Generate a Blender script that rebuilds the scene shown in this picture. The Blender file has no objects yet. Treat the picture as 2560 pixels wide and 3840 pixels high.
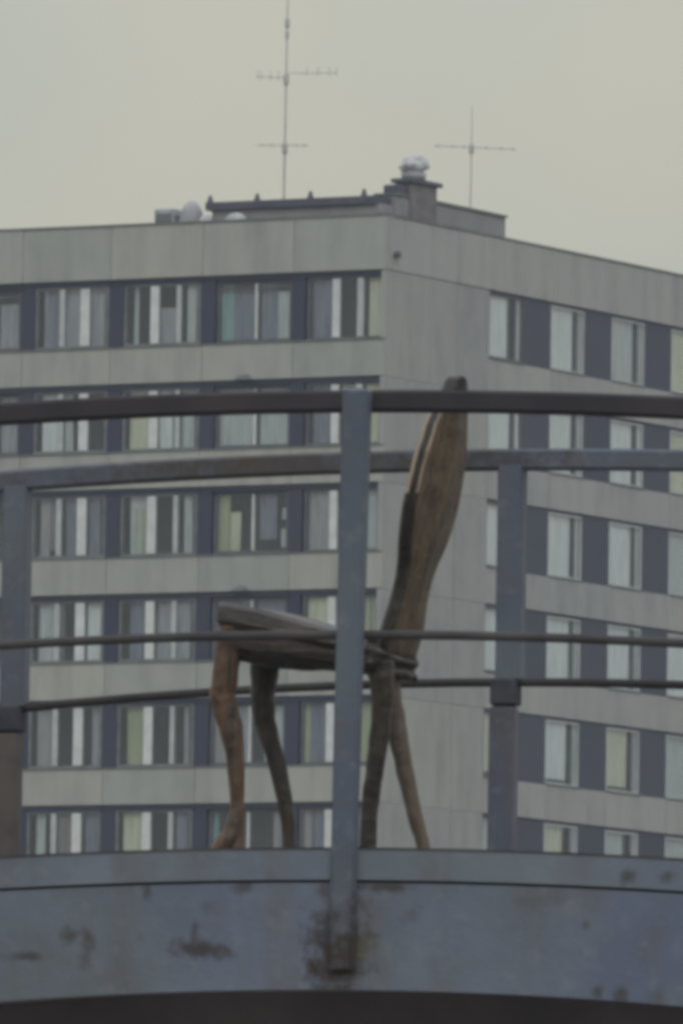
import bpy, bmesh, math, random
from mathutils import Vector, Matrix, noise

random.seed(7)
scene = bpy.context.scene
COL = scene.collection

# ------------------------------------------------------------------ camera
EYE = 1.6                                   # camera height above the ground
PITCH, ROLL = 0.0790317, 0.0153503
cam_data = bpy.data.cameras.new('camera')
cam_data.sensor_fit = 'HORIZONTAL'
cam_data.sensor_width = 36.0
cam_data.lens = 36.0 * 42709.0 / 2560.0     # a very long telephoto lens
cam_data.clip_start = 1.0
cam_data.clip_end = 6000.0
cam = bpy.data.objects.new('camera', cam_data)
COL.objects.link(cam)
_r, _f, _u = Vector((1, 0, 0)), Vector((0, math.cos(PITCH), math.sin(PITCH))), Vector((0, -math.sin(PITCH), math.cos(PITCH)))
_R = math.cos(ROLL) * _r + math.sin(ROLL) * _u
_U = -math.sin(ROLL) * _r + math.cos(ROLL) * _u
cam.matrix_world = Matrix(((_R.x, _U.x, -_f.x, 0), (_R.y, _U.y, -_f.y, 0), (_R.z, _U.z, -_f.z, EYE), (0, 0, 0, 1)))
scene.camera = cam
cam_data.dof.use_dof = True                 # old long lens, focus between chair and house
cam_data.dof.focus_distance = 52.0
cam_data.dof.aperture_fstop = 110.0

# ------------------------------------------------------------------ sky and sun (overcast)
SUN_EL, SUN_AZ = math.radians(42), math.radians(176)    # azimuth clockwise from +Y: behind the camera
world = bpy.data.worlds.new('World')
scene.world = world
world.use_nodes = True
wt = world.node_tree
wt.nodes.clear()
def WN(t, **k):
    n = wt.nodes.new(t)
    for a, b in k.items():
        setattr(n, a, b)
    return n
wo = WN('ShaderNodeOutputWorld')
bg = WN('ShaderNodeBackground')
sky = WN('ShaderNodeTexSky', sky_type='NISHITA', sun_disc=False, sun_elevation=SUN_EL, sun_rotation=SUN_AZ,
         air_density=1.0, dust_density=6.0, ozone_density=0.6)
skys = WN('ShaderNodeVectorMath', operation='SCALE'); skys.inputs['Scale'].default_value = 0.06
wt.links.new(sky.outputs[0], skys.inputs[0])
tc = WN('ShaderNodeTexCoord')
sep = WN('ShaderNodeSeparateXYZ'); wt.links.new(tc.outputs['Generated'], sep.inputs[0])
up = WN('ShaderNodeMapRange', clamp=True)    # overcast luminance (1 + 2 sin h) / 3, brighter to the zenith
wt.links.new(sep.outputs['Z'], up.inputs['Value'])
up.inputs['From Min'].default_value = 0.0; up.inputs['From Max'].default_value = 1.0
up.inputs['To Min'].default_value = 0.85; up.inputs['To Max'].default_value = 2.6
cl = WN('ShaderNodeTexNoise'); cl.inputs['Scale'].default_value = 9.0; cl.inputs['Detail'].default_value = 5.0
wt.links.new(tc.outputs['Generated'], cl.inputs['Vector'])
clr = WN('ShaderNodeMapRange'); wt.links.new(cl.outputs['Fac'], clr.inputs['Value'])
clr.inputs['From Min'].default_value = 0.3; clr.inputs['From Max'].default_value = 0.7
clr.inputs['To Min'].default_value = 0.94; clr.inputs['To Max'].default_value = 1.06
mul = WN('ShaderNodeMath', operation='MULTIPLY')
wt.links.new(up.outputs[0], mul.inputs[0]); wt.links.new(clr.outputs[0], mul.inputs[1])
ccol = WN('ShaderNodeMix', data_type='RGBA')
ccol.inputs[6].default_value = (0.510, 0.532, 0.472, 1); ccol.inputs[7].default_value = (0.562, 0.550, 0.464, 1)
cl2 = WN('ShaderNodeTexNoise'); cl2.inputs['Scale'].default_value = 22.0; cl2.inputs['Detail'].default_value = 2.0
wt.links.new(tc.outputs['Generated'], cl2.inputs['Vector'])
c2r = WN('ShaderNodeMapRange', clamp=True); wt.links.new(cl2.outputs['Fac'], c2r.inputs['Value'])
c2r.inputs['From Min'].default_value = 0.35; c2r.inputs['From Max'].default_value = 0.65
wt.links.new(c2r.outputs[0], ccol.inputs[0])
cs = WN('ShaderNodeVectorMath', operation='SCALE')
zc = WN('ShaderNodeMix', data_type='RGBA')       # warm haze low down, cooler cloud overhead
zr = WN('ShaderNodeMapRange', clamp=True); wt.links.new(sep.outputs['Z'], zr.inputs['Value'])
zr.inputs['From Min'].default_value = 0.12; zr.inputs['From Max'].default_value = 0.75
wt.links.new(zr.outputs[0], zc.inputs[0]); wt.links.new(ccol.outputs[2], zc.inputs[6])
zc.inputs[7].default_value = (0.44, 0.485, 0.54, 1)
wt.links.new(zc.outputs[2], cs.inputs[0]); wt.links.new(mul.outputs[0], cs.inputs['Scale'])
mx = WN('ShaderNodeMix', data_type='RGBA'); mx.inputs[0].default_value = 0.88
wt.links.new(skys.outputs[0], mx.inputs[6]); wt.links.new(cs.outputs[0], mx.inputs[7])
wt.links.new(mx.outputs[2], bg.inputs['Color'])
bg.inputs['Strength'].default_value = 1.0
wt.links.new(bg.outputs[0], wo.inputs['Surface'])

sun_d = bpy.data.lights.new('sun', 'SUN')
sun_d.energy = 0.5
sun_d.angle = math.radians(25)
sun_d.color = (1.0, 0.97, 0.92)
sun = bpy.data.objects.new('sun', sun_d)
COL.objects.link(sun)
_sd = Vector((math.sin(SUN_AZ) * math.cos(SUN_EL), math.cos(SUN_AZ) * math.cos(SUN_EL), math.sin(SUN_EL)))
sun.rotation_euler = (-_sd).to_track_quat('-Z', 'Y').to_euler()

scene.view_settings.view_transform = 'Standard'
scene.view_settings.look = 'None'
scene.view_settings.exposure = 0.0
scene.view_settings.gamma = 1.0
scene.view_settings.use_curve_mapping = False
scene.render.engine = 'CYCLES'
scene.cycles.max_bounces = 8
scene.cycles.transparent_max_bounces = 12
scene.cycles.filter_width = 4.6              # soft picture, as the old lens draws it
scene.cycles.use_denoising = True

# ------------------------------------------------------------------ materials
def mat(name, build):
    m = bpy.data.materials.new(name)
    m.use_nodes = True
    nt = m.node_tree
    nt.nodes.clear()
    out = nt.nodes.new('ShaderNodeOutputMaterial')
    bs = nt.nodes.new('ShaderNodeBsdfPrincipled')
    nt.links.new(bs.outputs[0], out.inputs[0])
    build(nt, bs, out)
    return m

def N(nt, t, ins=None, **k):
    n = nt.nodes.new(t)
    for a, b in k.items():
        setattr(n, a, b)
    for a, b in (ins or {}).items():
        if hasattr(b, 'is_output') or isinstance(b, bpy.types.NodeSocket):
            nt.links.new(b, n.inputs[a])
        else:
            n.inputs[a].default_value = b
    return n

def noise_fac(nt, scale, detail=4, lo=0.35, hi=0.65, tomin=0.0, tomax=1.0, stretch=None, rough=0.55, offset=None):
    co = N(nt, 'ShaderNodeTexCoord')
    v = co.outputs['Object']
    oi = N(nt, 'ShaderNodeObjectInfo')
    off = N(nt, 'ShaderNodeVectorMath', {0: oi.outputs['Random'], 1: (37.0, 17.0, 53.0)}, operation='MULTIPLY')
    v = N(nt, 'ShaderNodeVectorMath', {0: v, 1: off.outputs[0]}, operation='ADD').outputs[0]
    if stretch:
        v = N(nt, 'ShaderNodeVectorMath', {0: v, 1: stretch}, operation='MULTIPLY').outputs[0]
    n = N(nt, 'ShaderNodeTexNoise', {'Vector': v, 'Scale': scale, 'Detail': detail, 'Roughness': rough})
    r = N(nt, 'ShaderNodeMapRange', {'Value': n.outputs['Fac'], 'From Min': lo, 'From Max': hi, 'To Min': tomin, 'To Max': tomax}, clamp=True)
    return r.outputs[0]

def mixc(nt, fac, a, b, blend='MIX'):
    m = nt.nodes.new('ShaderNodeMix')
    m.data_type = 'RGBA'
    m.blend_type = blend
    for i, v in ((0, fac), (6, a), (7, b)):
        if isinstance(v, bpy.types.NodeSocket):
            nt.links.new(v, m.inputs[i])
        elif i == 0:
            m.inputs[i].default_value = v
        else:
            m.inputs[i].default_value = (*v, 1)
    return m.outputs[2]

def bump(nt, bs, h, strength, dist):
    b = N(nt, 'ShaderNodeBump', {'Height': h, 'Strength': strength, 'Distance': dist})
    nt.links.new(b.outputs[0], bs.inputs['Normal'])

def rough(bs, v, spec=0.35):
    bs.inputs['Roughness'].default_value = v
    bs.inputs['Specular IOR Level'].default_value = spec

def concrete(c1, c2):
    def b(nt, bs, out):
        oi = N(nt, 'ShaderNodeObjectInfo')
        base = mixc(nt, oi.outputs['Random'], c1, c2)
        f = noise_fac(nt, 0.9, 5)
        base = mixc(nt, f, base, (0.93, 0.93, 0.92), 'MULTIPLY') if False else base
        dark = noise_fac(nt, 1.2, 5, 0.42, 0.72, 0.0, 0.42, stretch=(1.6, 1.6, 0.28))
        base = mixc(nt, dark, base, (0.19, 0.19, 0.19))
        fine = noise_fac(nt, 1.6, 6, 0.35, 0.65, 0.0, 0.3)
        base = mixc(nt, fine, base, (0.42, 0.41, 0.37))
        nt.links.new(base, bs.inputs['Base Color'])
        rough(bs, 0.9, 0.2)
        bump(nt, bs, noise_fac(nt, 26.0, 5), 0.35, 0.01)
    return b
M_CONC = mat('concrete_panel', concrete((0.342, 0.355, 0.332), (0.412, 0.408, 0.356)))
M_CONC_R = mat('concrete_panel_ribbed', concrete((0.325, 0.33, 0.328), (0.39, 0.384, 0.362)))

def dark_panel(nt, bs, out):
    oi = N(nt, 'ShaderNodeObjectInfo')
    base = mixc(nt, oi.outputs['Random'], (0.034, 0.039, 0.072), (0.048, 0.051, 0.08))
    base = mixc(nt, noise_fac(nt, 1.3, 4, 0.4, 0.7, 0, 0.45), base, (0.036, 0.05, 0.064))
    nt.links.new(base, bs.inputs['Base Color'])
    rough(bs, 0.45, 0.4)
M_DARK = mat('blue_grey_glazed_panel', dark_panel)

def plain(c1, c2, r=0.6, scale=3.0, spec=0.3):
    def b(nt, bs, out):
        base = mixc(nt, noise_fac(nt, scale, 4), c1, c2)
        nt.links.new(base, bs.inputs['Base Color'])
        rough(bs, r, spec)
    return b
M_FRAME = mat('white_window_frame', plain((0.55, 0.57, 0.56), (0.66, 0.67, 0.66), 0.5))
M_FRAME_T = mat('off_white_window_frame', plain((0.40, 0.42, 0.43), (0.5, 0.51, 0.51), 0.5))
M_FRAME_G = mat('grey_window_frame', plain((0.15, 0.16, 0.17), (0.22, 0.23, 0.23), 0.5))
M_FRAME_D = mat('dark_window_frame', plain((0.11, 0.12, 0.13), (0.15, 0.15, 0.16), 0.5))
M_SILL = mat('zinc_sill', plain((0.13, 0.145, 0.14), (0.19, 0.2, 0.19), 0.5))
M_CORE = mat('dim_room', plain((0.10, 0.11, 0.13), (0.18, 0.18, 0.19), 0.9, 0.5))
M_BITUMEN = mat('roof_bitumen', plain((0.07, 0.07, 0.085), (0.11, 0.105, 0.12), 0.8))
M_ROOFWALL = mat('roof_house_render', plain((0.24, 0.235, 0.235), (0.29, 0.285, 0.285), 0.9, 1.5))
M_EAVE = mat('dark_eave_sheet', plain((0.075, 0.075, 0.1), (0.1, 0.1, 0.125), 0.6))
M_BRICK = mat('chimney_brick', plain((0.15, 0.135, 0.145), (0.215, 0.19, 0.19), 0.9, 2.2))
M_METAL = mat('dull_galvanised', plain((0.28, 0.29, 0.3), (0.4, 0.4, 0.41), 0.5, 2.0))
M_WHITE = mat('weathered_white_plastic', plain((0.36, 0.37, 0.39), (0.58, 0.59, 0.59), 0.6, 4.5))
M_MAST = mat('antenna_metal', plain((0.4, 0.41, 0.38), (0.5, 0.5, 0.46), 0.5, 2.0))

def glass(nt, bs, out):
    tr = N(nt, 'ShaderNodeBsdfTransparent', {'Color': (0.93, 0.945, 0.945, 1)})
    gl = N(nt, 'ShaderNodeBsdfGlossy', {'Color': (0.9, 0.92, 0.95, 1), 'Roughness': 0.06})
    lw = N(nt, 'ShaderNodeLayerWeight', {'Blend': 0.5})
    p4 = N(nt, 'ShaderNodeMath', {0: lw.outputs['Facing'], 1: 4.0}, operation='POWER')
    fr = N(nt, 'ShaderNodeMath', {0: p4.outputs[0], 1: 0.5, 2: 0.06}, operation='MULTIPLY_ADD')
    ms = N(nt, 'ShaderNodeMixShader', {0: fr.outputs[0], 1: tr.outputs[0], 2: gl.outputs[0]})
    nt.links.new(ms.outputs[0], out.inputs[0])
M_GLASS = mat('window_glass', glass)

def cloth(c1, c2):
    def b(nt, bs, out):
        base = mixc(nt, noise_fac(nt, 2.2, 3, stretch=(4, 4, 0.5)), c1, c2)
        nt.links.new(base, bs.inputs['Base Color'])
        rough(bs, 0.9, 0.1)
    return b
CURT = {
    'white': mat('curtain_white', cloth((0.62, 0.65, 0.65), (0.78, 0.8, 0.79))),
    'net':   mat('curtain_net', cloth((0.42, 0.45, 0.46), (0.55, 0.57, 0.57))),
    'cream': mat('curtain_cream', cloth((0.54, 0.54, 0.41), (0.66, 0.65, 0.5))),
    'olive': mat('curtain_olive', cloth((0.34, 0.38, 0.24), (0.44, 0.46, 0.3))),
    'grey':  mat('curtain_grey', cloth((0.29, 0.3, 0.33), (0.4, 0.41, 0.44))),
    'mauve': mat('curtain_mauve', cloth((0.32, 0.3, 0.31), (0.4, 0.37, 0.38))),
    'teal':  mat('curtain_teal', cloth((0.2, 0.33, 0.34), (0.28, 0.42, 0.42))),
    'brown': mat('curtain_brown', cloth((0.19, 0.175, 0.165), (0.27, 0.25, 0.24))),
    'slate': mat('curtain_slate', cloth((0.16, 0.18, 0.24), (0.24, 0.255, 0.31))),
}

# blue-grey bridge paint; spots are rust and dirt marks at places on the beam (local x, z, radius, kind)
def paint(spots=(), c1=(0.12, 0.142, 0.205), c2=(0.16, 0.185, 0.24), rust_lo=0.62):
    def b(nt, bs, out):
        base = mixc(nt, noise_fac(nt, 2.6, 4), c1, c2)
        base = mixc(nt, noise_fac(nt, 1.4, 3, 0.45, 0.7, 0, 0.55), base, (0.14, 0.168, 0.165))
        base = mixc(nt, noise_fac(nt, 7.0, 6, 0.46, 0.72, 0, 0.6), base, (0.115, 0.113, 0.125))
        base = mixc(nt, noise_fac(nt, 6.0, 6, 0.52, 0.75, 0, 0.5, stretch=(1.5, 1.5, 0.25)), base, (0.125, 0.112, 0.098))
        base = mixc(nt, noise_fac(nt, 24.0, 6, 0.55, 0.75, 0, 0.45), base, (0.21, 0.225, 0.245))
        co = N(nt, 'ShaderNodeTexCoord').outputs['Object']
        warp = N(nt, 'ShaderNodeTexNoise', {'Vector': co, 'Scale': 26.0, 'Detail': 6.0, 'Roughness': 0.65})
        for (sx, sz, rx, rz, colr, amt) in spots:
            d = N(nt, 'ShaderNodeVectorMath', {0: co, 1: (sx, 0, sz)}, operation='SUBTRACT').outputs[0]
            d = N(nt, 'ShaderNodeVectorMath', {0: d, 1: (1 / rx, 0.0, 1 / rz)}, operation='MULTIPLY').outputs[0]
            l = N(nt, 'ShaderNodeVectorMath', {0: d}, operation='LENGTH').outputs['Value']
            s = N(nt, 'ShaderNodeMath', {0: warp.outputs['Fac'], 1: 3.0}, operation='MULTIPLY').outputs[0]
            s = N(nt, 'ShaderNodeMath', {0: l, 1: s}, operation='ADD').outputs[0]
            fac = N(nt, 'ShaderNodeMapRange', {'Value': s, 'From Min': 2.65, 'From Max': 1.75, 'To Min': 0.0, 'To Max': amt}, clamp=True).outputs[0]
            base = mixc(nt, fac, base, colr)
        rust = noise_fac(nt, 5.0, 7, rust_lo, rust_lo + 0.16, 0, 0.85, rough=0.7)
        base = mixc(nt, rust, base, (0.085, 0.062, 0.05))
        nt.links.new(base, bs.inputs['Base Color'])
        rough(bs, 0.55, 0.35)
        bump(nt, bs, noise_fac(nt, 40.0, 5), 0.25, 0.002)
    return b
RUST, DIRT, GREEN = (0.046, 0.034, 0.03), (0.062, 0.057, 0.054), (0.09, 0.085, 0.058)
BEAM_SPOTS = [
    (0.008, 1.105, 0.082, 0.14, RUST, 0.95), (0.0, 1.07, 0.055, 0.10, RUST, 0.97), (0.075, 1.105, 0.045, 0.035, GREEN, 0.8),
    (-0.335, 1.105, 0.075, 0.026, RUST, 0.85), (-0.345, 1.14, 0.014, 0.04, DIRT, 0.8), (-0.285, 1.10, 0.05, 0.022, DIRT, 0.8),
    (-0.655, 1.135, 0.024, 0.026, DIRT, 0.8), (-0.61, 1.13, 0.02, 0.028, DIRT, 0.8), (-0.615, 1.085, 0.022, 0.03, DIRT, 0.55),
    (-0.765, 1.085, 0.06, 0.014, DIRT, 0.85), (-0.465, 1.245, 0.014, 0.028, DIRT, 0.8), (-0.225, 1.255, 0.03, 0.02, RUST, 0.6),
    (0.125, 1.255, 0.07, 0.016, DIRT, 0.95), (0.65, 1.002, 0.018, 0.024, DIRT, 0.8), (0.705, 0.998, 0.022, 0.024, DIRT, 0.8),
    (0.80, 0.99, 0.03, 0.03, GREEN, 0.5), (0.50, 1.22, 0.07, 0.03, GREEN, 0.35), (-0.055, 1.15, 0.02, 0.02, DIRT, 0.6),
    (0.62, 1.165, 0.012, 0.014, DIRT, 0.6),
]
M_BEAM = mat('blue_grey_beam_paint', paint(BEAM_SPOTS, rust_lo=0.60))
M_KICK = mat('blue_grey_kick_plate_paint', paint([(0.72, 1.28, 0.02, 0.022, DIRT, 0.8), (0.82, 1.28, 0.02, 0.02, DIRT, 0.7)], (0.135, 0.157, 0.205), (0.17, 0.195, 0.235), 0.75))
M_POST = mat('blue_grey_post_paint', paint([(0.0, -1.36, 0.2, 0.13, RUST, 0.97)], (0.086, 0.102, 0.142), (0.114, 0.132, 0.168), 0.70))
M_RAIL_IN = mat('worn_blue_rail_paint', paint([(-0.62, 2.42, 0.62, 0.4, (0.072, 0.062, 0.058), 0.9), (-0.1, 2.42, 0.2, 0.2, (0.055, 0.05, 0.05), 0.8)], (0.08, 0.094, 0.13), (0.105, 0.12, 0.155), 0.60))
M_SLEEVE = mat('rusted_blue_sleeve', paint([], (0.062, 0.07, 0.105), (0.10, 0.11, 0.15), 0.58))
M_SLEEVE_B = mat('brown_rusted_sleeve', plain((0.06, 0.052, 0.05), (0.115, 0.1, 0.094), 0.8, 6.0))
M_HAND = mat('dark_handrail', plain((0.034, 0.031, 0.038), (0.056, 0.048, 0.05), 0.7, 4.0))
M_BAR = mat('dark_rusty_bar', plain((0.05, 0.046, 0.048), (0.085, 0.078, 0.076), 0.75, 5.0))
M_COLLAR = mat('rust_brown_collar', plain((0.045, 0.048, 0.062), (0.08, 0.077, 0.085), 0.85, 14.0))
M_RUST = mat('dark_rust', plain((0.034, 0.027, 0.029), (0.058, 0.043, 0.04), 0.95, 26.0, 0.15))
M_BAR_D = mat('dark_bar_paint', plain((0.034, 0.03, 0.032), (0.06, 0.054, 0.054), 0.75, 5.0))
M_SOFFIT = mat('sooty_brown_steel', plain((0.17, 0.152, 0.158), (0.24, 0.21, 0.208), 0.85, 3.0))
M_DECK = mat('worn_deck_plate', plain((0.12, 0.12, 0.12), (0.18, 0.17, 0.16), 0.8, 4.0))

def wood(c1, c2, c3, ax='Z', light=0.0):
    st = {'X': (0.18, 1, 1), 'Z': (1, 1, 0.14)}[ax]
    def b(nt, bs, out):
        g = noise_fac(nt, 38.0, 6, 0.3, 0.7, 0, 1, stretch=st, rough=0.6)
        base = mixc(nt, g, c1, c2)
        base = mixc(nt, noise_fac(nt, 9.0, 4, 0.45, 0.7, 0, 0.75, stretch=st), base, c3)
        crack = noise_fac(nt, 60.0, 3, 0.60, 0.66, 0, 0.8, stretch=tuple(0.4 * q if q < 1 else q for q in st))
        base = mixc(nt, crack, base, (0.02, 0.017, 0.016))
        nt.links.new(base, bs.inputs['Base Color'])
        rough(bs, 0.4, 0.5)
        knots = noise_fac(nt, 14.0, 3, 0.3, 0.7, 0, 1)
        hsum = N(nt, 'ShaderNodeMath', {0: g, 1: knots}, operation='ADD').outputs[0]
        bump(nt, bs, hsum, 0.8, 0.006)
    return b
M_LEG_O = mat('bark_stripped_orange_wood', wood((0.06, 0.038, 0.026), (0.21, 0.105, 0.052), (0.06, 0.046, 0.036)))
M_LEG_D = mat('dark_branch_wood', wood((0.02, 0.017, 0.017), (0.042, 0.033, 0.029), (0.045, 0.037, 0.026)))
M_LEG_O2 = mat('olive_brown_branch_wood', wood((0.022, 0.018, 0.017), (0.062, 0.044, 0.03), (0.03, 0.025, 0.023)))
M_LEG_G = mat('grey_brown_branch_wood', wood((0.06, 0.045, 0.038), (0.135, 0.098, 0.074), (0.14, 0.092, 0.042)))
M_SEAT = mat('weathered_seat_wood', wood((0.038, 0.031, 0.03), (0.112, 0.088, 0.078), (0.066, 0.047, 0.038), 'X'))
M_BACK = mat('weathered_back_wood', wood((0.036, 0.027, 0.02), (0.165, 0.108, 0.054), (0.095, 0.05, 0.03)))
M_BACK_E = mat('pale_edge_wood', wood((0.14, 0.10, 0.07), (0.5, 0.38, 0.27), (0.26, 0.17, 0.11)))  # paler wood along the near edge of the upper backrest
M_ENDGRAIN = None
def endgrain(nt, bs, out):
    co = N(nt, 'ShaderNodeTexCoord').outputs['Object']
    v = N(nt, 'ShaderNodeVectorMath', {0: co, 1: (0.0, 0.6, 1.9)}, operation='MULTIPLY').outputs[0]
    w = N(nt, 'ShaderNodeTexWave', {'Vector': v, 'Scale': 6.0, 'Distortion': 6.0, 'Detail': 3.0, 'Detail Scale': 2.0}, wave_type='RINGS', rings_direction='X')
    base = mixc(nt, w.outputs['Fac'], (0.045, 0.037, 0.035), (0.17, 0.148, 0.138))
    nt.links.new(base, bs.inputs['Base Color'])
    rough(bs, 0.8, 0.3)
    bump(nt, bs, w.outputs['Fac'], 0.9, 0.01)
M_ENDGRAIN = mat('seat_end_grain', endgrain)

def ground_m(nt, bs, out):
    base = mixc(nt, noise_fac(nt, 0.08, 6), (0.17, 0.17, 0.165), (0.24, 0.235, 0.22))
    base = mixc(nt, noise_fac(nt, 1.5, 6, 0.4, 0.7, 0, 0.6), base, (0.2, 0.185, 0.16))
    nt.links.new(base, bs.inputs['Base Color'])
    rough(bs, 0.95, 0.1)
    bump(nt, bs, noise_fac(nt, 4.0, 6), 0.6, 0.05)
M_GROUND = mat('worn_paving_ground', ground_m)

# ------------------------------------------------------------------ mesh helpers
def mesh(name, bm, m, smooth=False):
    me = bpy.data.meshes.new(name)
    bmesh.ops.recalc_face_normals(bm, faces=bm.faces)
    bm.to_mesh(me)
    bm.free()
    for q in (m if isinstance(m, (list, tuple)) else [m]):
        me.materials.append(q)
    if smooth:
        for pl in me.polygons:
            pl.use_smooth = True
    return me

def link(name, me, parent=None, loc=(0, 0, 0), rz=0.0):
    o = bpy.data.objects.new(name, me)
    COL.objects.link(o)
    o.parent = parent
    o.location = loc
    o.rotation_euler = (0, 0, rz)
    return o

def tag(o, label, cat=None, group=None, kind=None):
    if label: o['label'] = label
    if cat: o['category'] = cat
    if group: o['group'] = group
    if kind: o['kind'] = kind
    return o

def box(bm, x0, x1, y0, y1, z0, z1):
    v = [bm.verts.new(p) for p in ((x0, y0, z0), (x1, y0, z0), (x1, y1, z0), (x0, y1, z0), (x0, y0, z1), (x1, y0, z1), (x1, y1, z1), (x0, y1, z1))]
    fs = [bm.faces.new([v[i] for i in f]) for f in ((0, 3, 2, 1), (4, 5, 6, 7), (0, 1, 5, 4), (1, 2, 6, 5), (2, 3, 7, 6), (3, 0, 4, 7))]
    return v, fs

def bevel(bm, w):
    bmesh.ops.bevel(bm, geom=bm.edges[:], offset=w, segments=1, affect='EDGES', profile=0.7)

_cache = {}
def box_mesh(name, sx, sy, sz, m, bv=0.0):
    """box with its base corner centre: x +-sx/2, y -sy..0 (front face at y=0 is outward +y), z 0..sz"""
    k = (round(sx, 3), round(sy, 3), round(sz, 3), m.name, bv)
    if k not in _cache:
        bm = bmesh.new()
        box(bm, -sx / 2, sx / 2, -sy, 0, 0, sz)
        if bv:
            bevel(bm, bv)
        _cache[k] = mesh(name, bm, m)
    return _cache[k]

def tube(bm, pts, radii, sides=12, cap=True, jitter=0.0, seed=0, squash=1.0):
    pts = [Vector(p) for p in pts]
    rings = []
    for i, p in enumerate(pts):
        t = (pts[min(i + 1, len(pts) - 1)] - pts[max(i - 1, 0)]).normalized()
        ref = Vector((0, 1, 0)) if abs(t.y) < 0.9 else Vector((1, 0, 0))
        a = t.cross(ref).normalized(); b = t.cross(a).normalized()
        ring = []
        for k in range(sides):
            an = 2 * math.pi * k / sides
            d = a * math.cos(an) + b * math.sin(an) * squash
            r = radii[i]
            if jitter:
                r *= 1 + jitter * noise.noise(Vector((math.cos(an) * 1.6 + seed * 9.1, math.sin(an) * 1.6, i * 0.33)))
            ring.append(bm.verts.new(p + d * r))
        rings.append(ring)
    for i in range(len(rings) - 1):
        for k in range(sides):
            bm.faces.new((rings[i][k], rings[i][(k + 1) % sides], rings[i + 1][(k + 1) % sides], rings[i + 1][k]))
    if cap:
        bm.faces.new(rings[0][::-1]); bm.faces.new(rings[-1])

def spline(pts, n=6):
    """Catmull-Rom through tuples of any length"""
    out = []
    P = [pts[0]] + list(pts) + [pts[-1]]
    for i in range(1, len(P) - 2):
        for k in range(n):
            t = k / n
            out.append(tuple(0.5 * ((2 * b) + (-a + c) * t + (2 * a - 5 * b + 4 * c - d) * t * t + (-a + 3 * b - 3 * c + d) * t ** 3)
                             for a, b, c, d in zip(P[i - 1], P[i], P[i + 1], P[i + 2])))
    out.append(tuple(pts[-1]))
    return out

# ------------------------------------------------------------------ ground
bm = bmesh.new()
g = 3000
for s in range(1):
    bmesh.ops.create_grid(bm, x_segments=60, y_segments=60, size=g)
tag(link('ground', mesh('ground', bm, M_GROUND), loc=(0, 600, 0)), 'bare grey paved ground under the footbridge', kind='structure')

# ------------------------------------------------------------------ apartment block
A = 0.503057
CX, CY = 1.08158, 297.482
ST, WIN = 2.8, 1.835                 # storey height, window height
Z_ROOF, Z_HEAD = 33.054, 31.576      # parapet top, head of the top window row
NROW = 11
block = bpy.data.objects.new('apartment_block', None)
COL.objects.link(block)
block.location = (CX, CY, 0)
tag(block, 'long grey concrete panel apartment block with ribbon windows behind the footbridge', 'building')
RL = math.pi - A                     # left facade: local +x runs left along the wall, +y outward
RR = math.pi + (math.pi / 2 - A)     # right facade: local -x runs right along the wall, +y outward
def place(name, me, side, u, n, z, parent=None):
    rz, x = (RL, u) if side == 'L' else (RR, -u)
    if parent is not None:           # sub-part: local to its part
        return link(name, me, parent, (u if side == 'L' else -u, n, z))
    c, s = math.cos(rz), math.sin(rz)
    return link(name, me, block, (c * x - s * n, s * x + c * n, z), rz)

_cur = {}
def curtain_mesh(w, h, kind, seed):
    k = (round(w, 2), round(h, 2), kind, seed)
    if k not in _cur:
        bm = bmesh.new()
        nx = max(6, int(w / 0.07))
        rows = []
        for j, zz in enumerate((0.0, h * 0.5, h)):
            rows.append([bm.verts.new((-w / 2 + w * i / nx + 0.01 * (1 - j) * math.sin(i * 1.3 + seed), 0.022 * math.sin(i * 1.9 + seed * 2.1) + 0.006 * math.sin(i * 5.1), zz)) for i in range(nx + 1)])
        for j in range(2):
            for i in range(nx):
                bm.faces.new((rows[j][i], rows[j][i + 1], rows[j + 1][i + 1], rows[j + 1][i]))
        _cur[k] = mesh('curtain', bm, CURT[kind], True)
    return _cur[k]

_frm = {}
def frame_mesh(w, h, t, d, m):
    k = (round(w, 2), round(h, 2), t, d, m.name)
    if k not in _frm:
        bm = bmesh.new()
        box(bm, -w / 2, w / 2, -d, 0, 0, t)
        box(bm, -w / 2, w / 2, -d, 0, h - t, h)
        box(bm, -w / 2, -w / 2 + t, -d, 0, t, h - t)
        box(bm, w / 2 - t, w / 2, -d, 0, t, h - t)
        _frm[k] = mesh('window_frame', bm, m)
    return _frm[k]

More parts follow.
